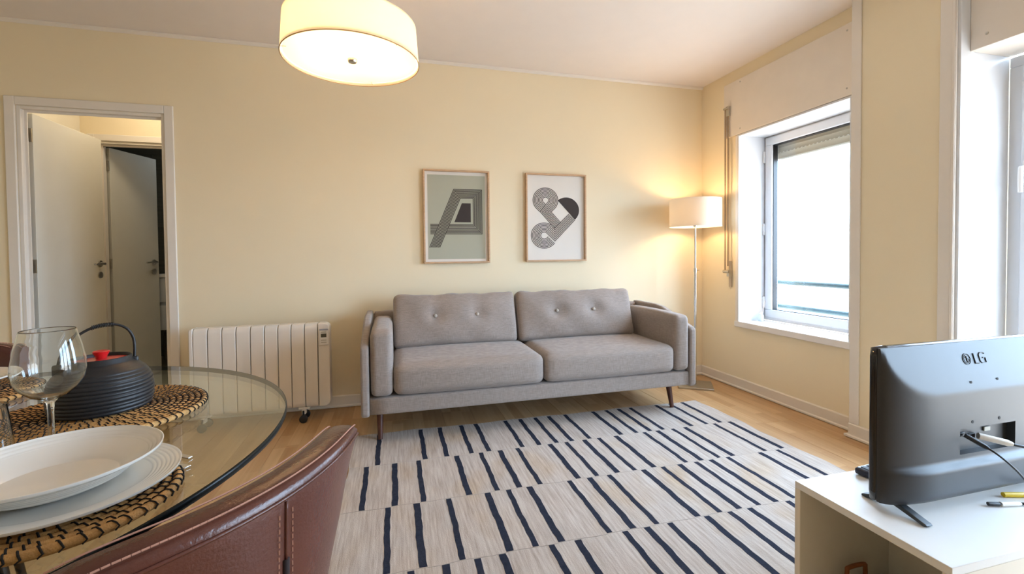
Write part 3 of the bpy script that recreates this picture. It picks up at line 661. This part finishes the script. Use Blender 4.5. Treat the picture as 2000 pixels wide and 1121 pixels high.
# ------------------------------------------------------------------ dining table
TX, TY, TZ, TR = -.875, .966, .75, .655
tb = thing('dining_table', (TX, TY, 0), 'round clear glass dining table in the left foreground', 'table')
n = 160
gl = lathe([(0, TZ-.0125), (TR-.003, TZ-.0125)], n, (TX, TY, 0)), lathe([(TR-.003, TZ), (0, TZ)], n, (TX, TY, 0))
mk('glass_top', join(*gl), TABLEG, tb)
mk('glass_edge', lathe([(TR-.003, TZ-.0127), (TR-.0008, TZ-.0115), (TR, TZ-.006), (TR-.0008, TZ-.001), (TR-.003, TZ+.0002)], n, (TX, TY, 0)), EDGEG, tb, smooth=True)
mk('pedestal', lathe([(0, .02), (.05, .02), (.045, .1), (.04, .6), (.06, .70), (.16, .7385), (0, .7385)], 40, (TX, TY, 0)), CHROME, tb, smooth=True, ang=40)
mk('base_plate', lathe([(0, .0005), (.30, .0005), (.30, .01), (.28, .0195), (0, .0195)], 64, (TX, TY, 0)), CHROME, tb, smooth=True, ang=40)

# ------------------------------------------------------------------ dining chairs
def make_chair(name, C, fwd, label):
    fx, fy = fwd; l = math.hypot(fx, fy); fx /= l; fy /= l
    ang = math.atan2(fy, fx)-math.pi/2
    ch = thing(name, (C[0]+fx*.25, C[1]+fy*.25, 0), label, 'chair', rz=ang)   # local +y looks to the table
    def lerp(tbl, z):
        for (z0, a), (z1, b) in zip(tbl, tbl[1:]):
            if z <= z1: return a+(b-a)*max(0, (z-z0)/(z1-z0))
        return tbl[-1][1]
    K = [(.40, .17), (.55, .135), (.7, .10), (.82, .055)]; LE = [(.40, .055), (.5, .03), (.7, .004), (.82, 0)]; HW = [(.40, .185), (.55, .205), (.7, .212), (.82, .203)]
    TH = .052
    def S(s, z, d):      # d 0 outer face, 1 inner face
        w_, k_, le = lerp(HW, z), lerp(K, z), lerp(LE, z)
        nx, ny = -2*k_*s/w_, 1; ll = math.hypot(nx, ny)
        return Vector((w_*s+d*TH*nx/ll, le+k_*s*s+d*TH*ny/ll-.25, z))
    ns, nz = 40, 26; z0, z1 = .42, .822
    V, Fc = [], []
    # closed loop around the shell section: outer face up, rounded rim, inner face down
    loop = [(z0+(z1-.012-z0)*i/nz, 0.) for i in range(nz+1)]
    loop += [(z1-.004, .03), (z1-.001, .10), (z1+.004, .3), (z1+.005, .5), (z1+.004, .7), (z1-.001, .90), (z1-.006, .97)]
    loop += [(z1-.014-(z1-.014-z0)*i/nz, 1.) for i in range(nz+1)]
    m_ = len(loop)
    for i in range(ns+1):
        s = -1+2*i/ns
        for z, d in loop: V.append(tuple(S(s, z-(.014*abs(s)**8), d)))
    for i in range(ns):
        for j in range(m_):
            a, b = i*m_+j, i*m_+(j+1) % m_; c, d = b+m_, a+m_
            Fc.append((a, d, c, b))
    Fc += [tuple(range(m_)), tuple(range((ns+1)*m_-1, ns*m_-1, -1))]
    bk = mk('backrest', (V, Fc), LEATHER, ch, smooth=True, ang=50)
    # stitched piping where outer face meets the rim, and the two stitch rows
    pts = [S(-1+2*i/60, z1-.012-.014*abs(-1+2*i/60)**8, -.012) for i in range(61)]
    mk('rim_seam', tube(pts, .0022, 6), LEATHER, bk, smooth=True)
    def stitches(path_fn, nst, ln=.006, r=.0011):
        o = []
        for i in range(nst):
            p, t_ = path_fn(i/(nst-1)); o.append(tube([p-t_*ln/2, p+t_*ln/2], r, 4))
        st = mk('stitching', join(*o), THREAD, bk); st['kind'] = 'stuff'
    for zz, d in ((z1+.0035, .14), (z1+.0035, .86), ):
        def fn(u, zz=zz, d=d):
            s = -.97+1.94*u; e = 1e-3; p = S(s, zz-.014*abs(s)**8, d); q = S(s+e, zz-.014*abs(s+e)**8, d); return p, (q-p).normalized()
        stitches(fn, 64)
    # centre back seam with its slit
    for s in (-.045, .045):
        def fn(u, s=s): return S(s, .44+(z1-.03-.44)*u, -.008), Vector((0, 0, 1))
        stitches(fn, 46, .005)
    mk('back_seam', tube([S(0, .74+(.066)*i/6, -.006) for i in range(7)], .002, 6), LEATHER, bk, smooth=True)
    mk('back_slit', tube([S(0, .43+(.31)*i/20, .012) for i in range(21)], .0045, 8), mat('slit_dark', (30, 14, 12), .8), bk, smooth=True)
    mk('seat', rbox(.40, .44, .075, .03, 14, puff=(.004, .006, .014), c=(0, .045, .435)), LEATHER, ch, smooth=True)
    mk('seat_shell', rbox(.36, .42, .03, .012, 6, c=(0, .03, .385)), LEATHER, ch, smooth=True)
    for sx in (-1, 1):
        for sy in (-1, 1):
            mk('leg', tube([(sx*.20, .03+sy*.20, .0005), (sx*.15, .03+sy*.15, .372)], [.009, .013], 12), mat('black_metal', (28, 27, 26), .4, .6), ch, smooth=True, ang=50)
    return ch
make_chair('dining_chair', (-.119, .546), (-.83, .555), 'brown leather dining chair in the foreground, its stitched back to the viewer')
make_chair('dining_chair', (-1.325, 1.687), (.53, -.848), 'brown leather dining chair on the far side of the glass table')

# ------------------------------------------------------------------ on the table
STRAW = mat('seagrass', (196, 150, 92), .8, var=.22, vscale=60, bump=.6, bscale=300)
STIT = mat('black_cord', (30, 26, 24), .8)
def placemat(C, r, label, z=TZ+.0003):
    t = thing('woven_placemat', (C[0], C[1], z), label, 'placemat', group='woven placemats on the glass table')
    n = int(r/.0115); prof = [(0, .001)]
    w_ = r/n
    for k in range(n):
        for j in range(5):
            a = math.pi*j/4; rr = w_*k+w_/2-w_/2*math.cos(a)*.98
            prof.append((max(rr, 1e-4 if k or j else 0.0), .006+.006*math.sin(a)*1.0 if j not in (0, 4) else .006))
    prof[0] = (0, .006)
    prof = [(rr, z+zz) for rr, zz in prof if True]
    prof += [(r, z+.003), (r-.003, z+.0004), (0, z+.0004)]
    prof = [prof[0]]+[p for p in prof[1:-1] if p[0] > 1e-3]+[prof[-1]]
    mk('coil_disc', lathe(prof, 72, (C[0], C[1], 0)), STRAW, t, smooth=True, ang=70)
    o = []; rnd = random.Random(int(r*1000))
    for k in range(1, n):
        rc = w_*(k+.5); cnt = max(6, int(2*math.pi*rc/(.0115+.004*(k/n)))); ph = rnd.random()*6
        for i in range(cnt):
            a = ph+2*math.pi*i/cnt+rnd.uniform(-.12, .12)/max(1, k*.5); ca, sa = math.cos(a), math.sin(a); sw = .004
            pts = []
            for j in range(5):
                b = math.pi*j/4; rr = rc-w_*.62*math.cos(b); aa = a+sw*(j-2)/2/rc
                pts.append((C[0]+rr*math.cos(aa), C[1]+rr*math.sin(aa), z+.0058+.0066*math.sin(b)))
            if k == n-1: pts += [(C[0]+(r+.001)*ca, C[1]+(r+.001)*sa, z+.002)]
            o.append(tube(pts, .0012, 4, cap=False))
    s = mk('stitches', join(*o), STIT, t); s['kind'] = 'stuff'
    return t
placemat((-.597, 1.128), .185, 'round woven seagrass placemat under the black teapot')
placemat((-.428, .722), .129, 'round woven seagrass placemat under the stacked white plates in front')
placemat((-1.02, 1.35), .165, 'round woven seagrass placemat at the left edge, on the far side')
def plate(C, z, r, hgt, label, foot, well, name='dinner_plate'):
    t = thing(name, (C[0], C[1], z), label, 'plate')
    th = .004; pr = [(0, z+.002+.003), (well*.92, z+.005), (well, z+.007)]
    nr = 7
    for i in range(nr*3):       # ribbed rim
        u = (i+1)/(nr*3); rr = well+(r-well)*u
        pr.append((rr, z+.007+(hgt-.007)*u**.9+.0007*math.cos(2*math.pi*u*nr)))
    pr += [(r+.0012, z+hgt+.0005), (r+.0005, z+hgt-.003)]
    for i in range(8):
        u = 1-i/8; pr.append((foot+(r-foot)*u-.001, z+.003+(hgt-.007)*u**.9))
    pr += [(foot, z+.0003), (foot-.006, z+.0003), (foot-.008, z+.002), (0, z+.002)]
    mk('rim_and_well', lathe(pr, 96, (C[0], C[1], 0)), PORC, t, smooth=True, ang=60)
    return t
plate((-.432, .737), TZ+.0134, .1255, .016, 'flat white dinner plate lying under the deep plate in front', .085, .088)
plate((-.449, .7465), TZ+.0225, .1165, .036, 'deep white ribbed plate on top of the stack in front', .062, .078, 'soup_plate')
plate((-1.055, 1.39), TZ+.0134, .125, .028, 'white plate at the left edge beyond the wine glass', .075, .08, 'soup_plate')
# teapot
KX, KY, KZ = -.600, 1.140, TZ+.0135
kt = thing('teapot', (KX, KY, KZ), 'black ribbed cast-iron teapot with a red lid and hoop handle', 'teapot')
base = [(.083, 0), (.0865, .018), (.0875, .036), (.086, .053), (.0815, .068), (.073, .081), (.062, .0905), (.050, .098)]
def bez(z):
    for (r0, a), (r1, b) in zip(base, base[1:]):
        if z <= b: return r0+(r1-r0)*(z-a)/(b-a)
    return base[-1][0]
pr = [(0, .0004), (.076, .0004), (.081, .001)]
nn = 88
for i in range(nn+1):
    z = .002+.094*i/nn; rib = .0022*(abs(math.sin(math.pi*z/.0078))**.6-1)*(1 if z < .074 else max(0, (.088-z)/.014))
    pr.append((bez(z)+rib, z+.0))
pr += [(.0505, .0985), (.0505, .107), (.049, .1085), (.0475, .107), (.0475, .098), (0, .098)]
mk('body', lathe([(r_, KZ+z) for r_, z in pr], 72, (KX, KY, 0)), DARKB, kt, smooth=True, ang=60)
ld = mk('lid', lathe([(0, KZ+.0985), (.0465, KZ+.0985), (.0465, KZ+.1015), (.03, KZ+.104), (0, KZ+.105)], 48, (KX, KY, 0)), RED, kt, smooth=True, ang=50)
mk('lid_knob', lathe([(.009, KZ+.1045), (.010, KZ+.110), (.0135, KZ+.117), (.0145, KZ+.1195), (.0125, KZ+.121), (.009, KZ+.1195), (0, KZ+.119)], 32, (KX, KY, 0)), RED, ld, smooth=True, ang=60)
va = math.atan2(KY, KX); ux, uy = math.sin(va), -math.cos(va)   # across the line of sight
hp = [(.053, .088), (.0545, .120), (.052, .145), (.040, .166), (.016, .176), (-.015, .170), (-.042, .150), (-.060, .118), (-.066, .088)]
mk('handle', tube(smoothpath([(KX+ux*a, KY+uy*a, KZ+b) for a, b in hp], 8), .0028, 10), DARKB, kt, smooth=True)
wr = []
for i in range(14):
    u = .020-.033*i/13; wr.append(tube([(KX+ux*(u+.0), KY+uy*u, KZ+.1755-.0022*(i/13)**2+.0035*math.sin(2*math.pi*j/10)-.0009*max(0, i-9)) if False else (KX+ux*u+.0042*math.cos(2*math.pi*j/10)*(-uy), KY+uy*u+.0042*math.cos(2*math.pi*j/10)*ux, KZ+.1752-.0042*((i-4)/9)**2*(1 if i > 4 else .3)+.0042*math.sin(2*math.pi*j/10)) for j in range(10)], .0010, 5, True))
mk('handle_wrap', join(*wr), BLACK, kt)
for s in (1, -1):
    e = .0530 if s > 0 else -.066
    mk('handle_lug', xf(rbox(.016, .012, .024, .004, 4), Matrix.Translation((KX+ux*e, KY+uy*e, KZ+.090)) @ Matrix.Rotation(math.atan2(uy, ux), 4, 'Z')), DARKB, kt, smooth=True)
# wine glass and tumbler
gx, gy = -.549, .907; gz = TZ+.0004
wg = thing('wine_glass', (gx, gy, gz), 'tall clear stemmed wine glass standing in front of the teapot', 'glass')
gp = [(0, 0), (.034, 0), (.0345, .0012), (.030, .0024), (.012, .006), (.0055, .012), (.0045, .03), (.0043, .065), (.0055, .080), (.011, .0875), (.025, .094), (.0375, .106), (.0455, .121), (.0482, .137), (.0475, .152), (.0436, .175), (.0388, .195), (.0361, .2058), (.0357, .2072)]
gp = [(r_*.95, z if z < .03 else .0165+.95*z) for r_, z in gp]
inn = [(r_-.0008, z) for r_, z in reversed(gp[11:])]; inn += [(.0228, .1072), (.0114, .1013), (0, .1)]
mk('bowl_and_stem', lathe([(r_, gz+z) for r_, z in gp+[(.0335, .2138)]+inn], 72, (gx, gy, 0)), CRYSTAL, wg, smooth=True, ang=70)
ux_, uy_ = -.602, .850
tg = thing('tumbler', (ux_, uy_, gz), 'short clear water glass cut off by the left edge', 'glass')
tp = [(0, 0), (.028, 0), (.032, .004), (.0355, .022), (.0355, .045), (.032, .080), (.0292, .105), (.0288, .1085), (.0284, .1085), (.0282, .105), (.031, .080), (.0344, .045), (.0344, .023), (.030, .008), (0, .006)]
mk('glass_wall', lathe([(r_, gz+z) for r_, z in tp], 56, (ux_, uy_, 0)), CRYSTAL, tg, smooth=True, ang=60)
# cutlery beside the plates
def cutlery(name, C, label, knife):
    ang = math.atan2(.555, -.83)-math.pi/2
    t = thing(name, (C[0], C[1], TZ+.0003), label, 'cutlery', rz=ang)
    if knife:
        o = prism([(-.004, -.10), (.004, -.10), (.0055, -.04), (.0045, .0), (.008, .03), (.008, .085), (.0, .105), (-.004, .09), (-.004, 0), (-.0055, -.04)], 'z', .001, .004)
        mk('blade_and_handle', o, STEEL, t, bevel=.0008)
    else:
        mk('handle', prism([(-.006, -.10), (.006, -.10), (.004, -.05), (.003, .03), (.011, .045), (.011, .06), (-.011, .06), (-.011, .045), (-.003, .03), (-.004, -.05)], 'z', .001, .0035), STEEL, t, bevel=.0008)
        for i in range(4): mk('tine', box(-.0105+.006*i, -.0075+.006*i, .0605, .10, .001, .0032), STEEL, t)
    return t
cutlery('table_knife', (-.408, .895), 'steel table knife behind the stacked plates', True)
cutlery('table_fork', (-.398, .858), 'steel fork lying behind the stacked plates', False)

# ------------------------------------------------------------------ television stand
SZ = .40; CX0, CX1, CY0, CY1 = 1.146, 2.30, .672, 1.060
CREAM = mat('cream_melamine', (236, 228, 212), .4, var=.01); WTOP = mat('white_melamine', (238, 237, 234), .35, var=.01)
st = thing('tv_stand', ((CX0+CX1)/2, (CY0+CY1)/2, 0), 'low white television bench with an open end at bottom right', 'cabinet')
mk('top', box(CX0, CX1, CY0, CY1, SZ-.020, SZ), WTOP, st, bevel=.0012)
mk('side_panel', box(CX0, CX1, CY1-.018, CY1, .0005, SZ-.0202), CREAM, st, bevel=.001)
mk('side_panel', box(CX0, CX1, CY0, CY0+.018, .0005, SZ-.0202), CREAM, st, bevel=.001)
mk('divider', box(1.495, 1.513, CY0+.0182, CY1-.0182, .0005, SZ-.0202), CREAM, st)
mk('end_panel', box(CX1-.018, CX1, CY0+.0182, CY1-.0182, .0005, SZ-.0202), CREAM, st)
mk('bottom', box(CX0, 1.4948, CY0+.0182, CY1-.0182, .0005, .018), CREAM, st)
bs = thing('storage_basket', (1.31, .87, .02), 'pale storage basket with a tan leather loop handle inside the bench', 'basket')
bq = (1.20, 1.44, .72, 1.02, .0185, .075)
mk('basket_wall', join(box(bq[0], bq[1], bq[2], bq[3], bq[4], bq[4]+.006), box(bq[0], bq[0]+.008, bq[2], bq[3], bq[4]+.006, bq[5]), box(bq[1]-.008, bq[1], bq[2], bq[3], bq[4]+.006, bq[5]), box(bq[0]+.008, bq[1]-.008, bq[2], bq[2]+.008, bq[4]+.006, bq[5]), box(bq[0]+.008, bq[1]-.008, bq[3]-.008, bq[3], bq[4]+.006, bq[5])), mat('felt', (196, 186, 170), .95, var=.08, vscale=40), bs)
hx_, hy_ = 1.318, 1.008
mk('loop_handle', tube(smoothpath([(hx_-.035, hy_, .06), (hx_-.035, hy_, .132), (hx_-.028, hy_, .145), (hx_+.028, hy_, .145), (hx_+.035, hy_, .132), (hx_+.035, hy_, .06)], 6), .006, 8), mat('tan_leather', (140, 82, 44), .5, var=.15, vscale=50), bs, smooth=True)

# ------------------------------------------------------------------ television (seen from behind)
TVX0, TVX1, TVZ0, TVZ1, TVF = 1.207, 1.865, .424, .831, .897
PLAST = mat('charcoal_plastic', (52, 53, 56), .38, var=.03, vscale=30, bump=.06, bscale=900, spec=.5)
GLOSS = mat('gloss_black', (18, 18, 22), .12, var=.03, coat=.6)
tv = thing('television', ((TVX0+TVX1)/2, .86, SZ), 'charcoal flat television seen from behind on the low bench', 'television')
mk('bezel', rbox(TVX1-TVX0, .024, TVZ1-TVZ0, .010, 8, c=((TVX0+TVX1)/2, TVF-.012, (TVZ0+TVZ1)/2)), GLOSS, tv, smooth=True)
mk('screen', box(TVX0+.012, TVX1-.012, TVF+.0002, TVF+.001, TVZ0+.02, TVZ1-.012), GLOSS, tv)
def sst(a, b, x):
    t_ = max(0, min(1, (x-a)/(b-a))); return t_*t_*(3-2*t_)
PXA, PXB, PZA, PZB = 1.445, 1.660, .538, .605      # socket recess
def quad(u, r):
    t_ = max(0, min(1, u/r)); return math.sqrt(1-(1-t_)**2)
def smin(a, b, k=.06):
    h_ = max(0, min(1, .5+.5*(b-a)/k)); return b+(a-b)*h_-k*h_*(1-h_)
def depth(x, z):
    u = x-TVX0; v = TVX1-x; top = TVZ1-z; bot = z-TVZ0
    side = min(quad(u-.002, .17), quad(v-.002, .17))
    d = .003+.037*max(0, smin(side, min(1, .04+top/.135)))
    low = .003+.050*min(quad(u-.002, .14), quad(v-.002, .14))*quad(bot+.006, .03)
    d = d+(low-d)*(1-sst(.084, .100, bot))
    return d-(.018 if PXA < x < PXB and PZA < z < PZB else 0)
xs_ = sorted(set([TVX0+.003+(TVX1-TVX0-.006)*i/90 for i in range(91)]+[PXA-.0005, PXA+.0005, PXB-.0005, PXB+.0005]))
zs_ = sorted(set([TVZ0+.003+(TVZ1-TVZ0-.006)*i/70 for i in range(71)]+[PZA-.0005, PZA+.0005, PZB-.0005, PZB+.0005]))
V, Fc = [], []; yb0 = TVF-.024
for z in zs_:
    for x in xs_:
        V.append((x, yb0-depth(x, z), z))
nx_ = len(xs_)
for j in range(len(zs_)-1):
    for i in range(nx_-1): a = j*nx_+i; Fc.append((a, a+1, a+nx_+1, a+nx_))
# close the rim to the bezel
edge = [i for i in range(nx_)]+[j*nx_+nx_-1 for j in range(1, len(zs_))]+[(len(zs_)-1)*nx_+i for i in range(nx_-2, -1, -1)]+[j*nx_ for j in range(len(zs_)-2, 0, -1)]
b0 = len(V); V += [(V[i][0], yb0+.002, V[i][2]) for i in edge]
for k in range(len(edge)): k2 = (k+1) % len(edge); Fc.append((edge[k], b0+k, b0+k2, edge[k2]))
sh = mk('back_shell', (V, Fc), PLAST, tv, smooth=True, ang=45)
for x, z in ((1.493, .725), (1.596, .726), (1.491, .621), (1.595, .621)):
    y = yb0-depth(x, z); mk('screw_hole', move(xf(lathe([(0, 0), (.0042, 0), (.0042, .0006), (0, .0007)], 14), Matrix.Rotation(math.radians(90), 4, 'X')), (x, y-.0001, z)), mat('hole_black', (10, 10, 11), .7), sh)
# embossed maker's mark: ring emblem and two letters
LOGO = mat('emboss_grey', (40, 42, 46), .45, var=.03)
lx, lz = 1.503, .784; ly = lambda x, z: yb0-depth(x, z)-.0006
def flat(pts, wd): 
    o = []
    for a, b in zip(pts, pts[1:]):
        pass
    return tube([(p[0], ly(p[0], p[1]), p[1]) for p in pts], wd, 5)
rr = .0140
lg = [tube([(lx+rr*math.cos(a), ly(lx+rr*math.cos(a), lz+rr*math.sin(a)), lz+rr*math.sin(a)) for a in [i*math.pi/20 for i in range(40)]], .0011, 5, True)]
lg.append(flat([(lx, lz+.008), (lx, lz-.008), (lx+.006, lz-.008)], .0011))
lg.append(flat([(lx+.0105*math.cos(a), lz+.0105*math.sin(a)) for a in [math.radians(90+15*i) for i in range(19)]]+[(lx+.004, lz)], .0011))
lg.append(flat([(lx-.006, lz+.005), (lx-.0055, lz+.006), (lx-.005, lz+.005), (lx-.0055, lz+.0045)], .0011))
mk('emblem', join(*lg), LOGO, sh)
q = lx+.0285
let = [flat([(q, lz+.013), (q, lz-.013), (q+.014, lz-.013)], .0016)]
q += .021
let.append(flat([(q+.022, lz+.010), (q+.018, lz+.013), (q+.005, lz+.013), (q, lz+.008), (q, lz-.008), (q+.005, lz-.013), (q+.022, lz-.013), (q+.022, lz), (q+.012, lz)], .0015))
mk('lettering', join(*let), LOGO, sh)
# sockets
for x, z, mname, c in ((1.475, .582, 'socket_black', (14, 14, 15)), (1.515, .575, 'socket_black', (14, 14, 15)), (1.575, .588, 'socket_metal', (170, 165, 150))):
    y = yb0-depth(x, z); mk('socket', box(x-.012, x+.012, y-.004, y-.0002, z-.006, z+.006), mat(mname, c, .4), sh, bevel=.001)
FOOTM = mat('foot_plastic', (58, 64, 70), .35, var=.03)
for fx_ in (1.262, 1.80):
    s = 1 if fx_ < 1.5 else -1
    mk('foot', join(prism([(.792, SZ+.0004), (.785, SZ+.004), (.79, SZ+.008), (.862, SZ+.030), (.885, SZ+.030), (.945, SZ+.006), (.945, SZ+.0004), (.93, SZ+.0004), (.88, SZ+.018), (.866, SZ+.018)], 'x', fx_-.011, fx_+.011)), FOOTM, tv, bevel=.002)
# remote control and cables on the bench
rc = thing('remote_control', (1.43, 1.03, SZ+.0005), 'black remote control lying on the bench behind the television', 'remote')
Mr = Matrix.Translation((1.43, 1.028, SZ+.0115)) @ Matrix.Rotation(math.radians(4), 4, 'Z')
mk('body', xf(rbox(.15, .044, .021, .007, 6), Mr), mat('remote_plastic', (38, 46, 66), .3), rc, smooth=True)
for i in range(4): mk('key', xf(box(-.06+.025*i, -.048+.025*i, -.012, .012, .0106, .012), Mr), BLACK, rc)
def cable(name, label, pts, r, m, plug=None):
    t = thing(name, pts[-1], label, 'cable'); mk('cord', tube(smoothpath(pts, 8), r, 8), m, t, smooth=True)
    for nm, a, b, rr, pm in (plug or []): mk(nm, tube([a, Vector(a).lerp(Vector(b), .85), b], [rr, rr, rr*.6], 10), pm, t, smooth=True, ang=50)
    return t
cable('power_cable', 'thin black power cable hanging from the back of the television to the bench', [(1.500, .812, .563), (1.508, .788, .548), (1.54, .772, .515), (1.60, .772, .465), (1.68, .785, .425), (1.76, .79, .4085), (1.9, .775, .4045)], .0026, BLACK,
      [('plug', (1.478, .842, .583), (1.505, .806, .558), .006, BLACK), ('inline_plug', (1.665, .782, .432), (1.73, .795, .4155), .0062, BLACK)])
cable('video_cable', 'black video cable with a white plug at the back of the television', [(1.585, .802, .562), (1.63, .785, .552), (1.72, .77, .53), (1.85, .76, .46), (1.95, .78, .408)], .0038, BLACK,
      [('plug', (1.528, .842, .576), (1.588, .802, .562), .0085, mat('white_plug', (225, 218, 208), .4))])
cable('audio_cable', 'black audio cable with a pale plug lying on the bench under the television', [(1.60, .79, SZ+.006), (1.68, .765, SZ+.0045), (1.80, .745, SZ+.004), (2.0, .75, SZ+.004)], .0035, BLACK,
      [('plug', (1.545, .802, SZ+.007), (1.60, .79, SZ+.006), .006, mat('white_plug', (225, 218, 208), .4)), ('plug_tip', (1.515, .812, SZ+.007), (1.545, .802, SZ+.007), .005, BLACK)])
cable('composite_cable', 'cable with a yellow plug lying on the bench under the television', [(1.672, .815, SZ+.006), (1.75, .815, SZ+.0045), (1.85, .822, SZ+.004), (2.0, .835, SZ+.004)], .003, BLACK,
      [('plug', (1.612, .832, SZ+.007), (1.675, .814, SZ+.006), .0065, mat('yellow_plug', (232, 196, 30), .4))])
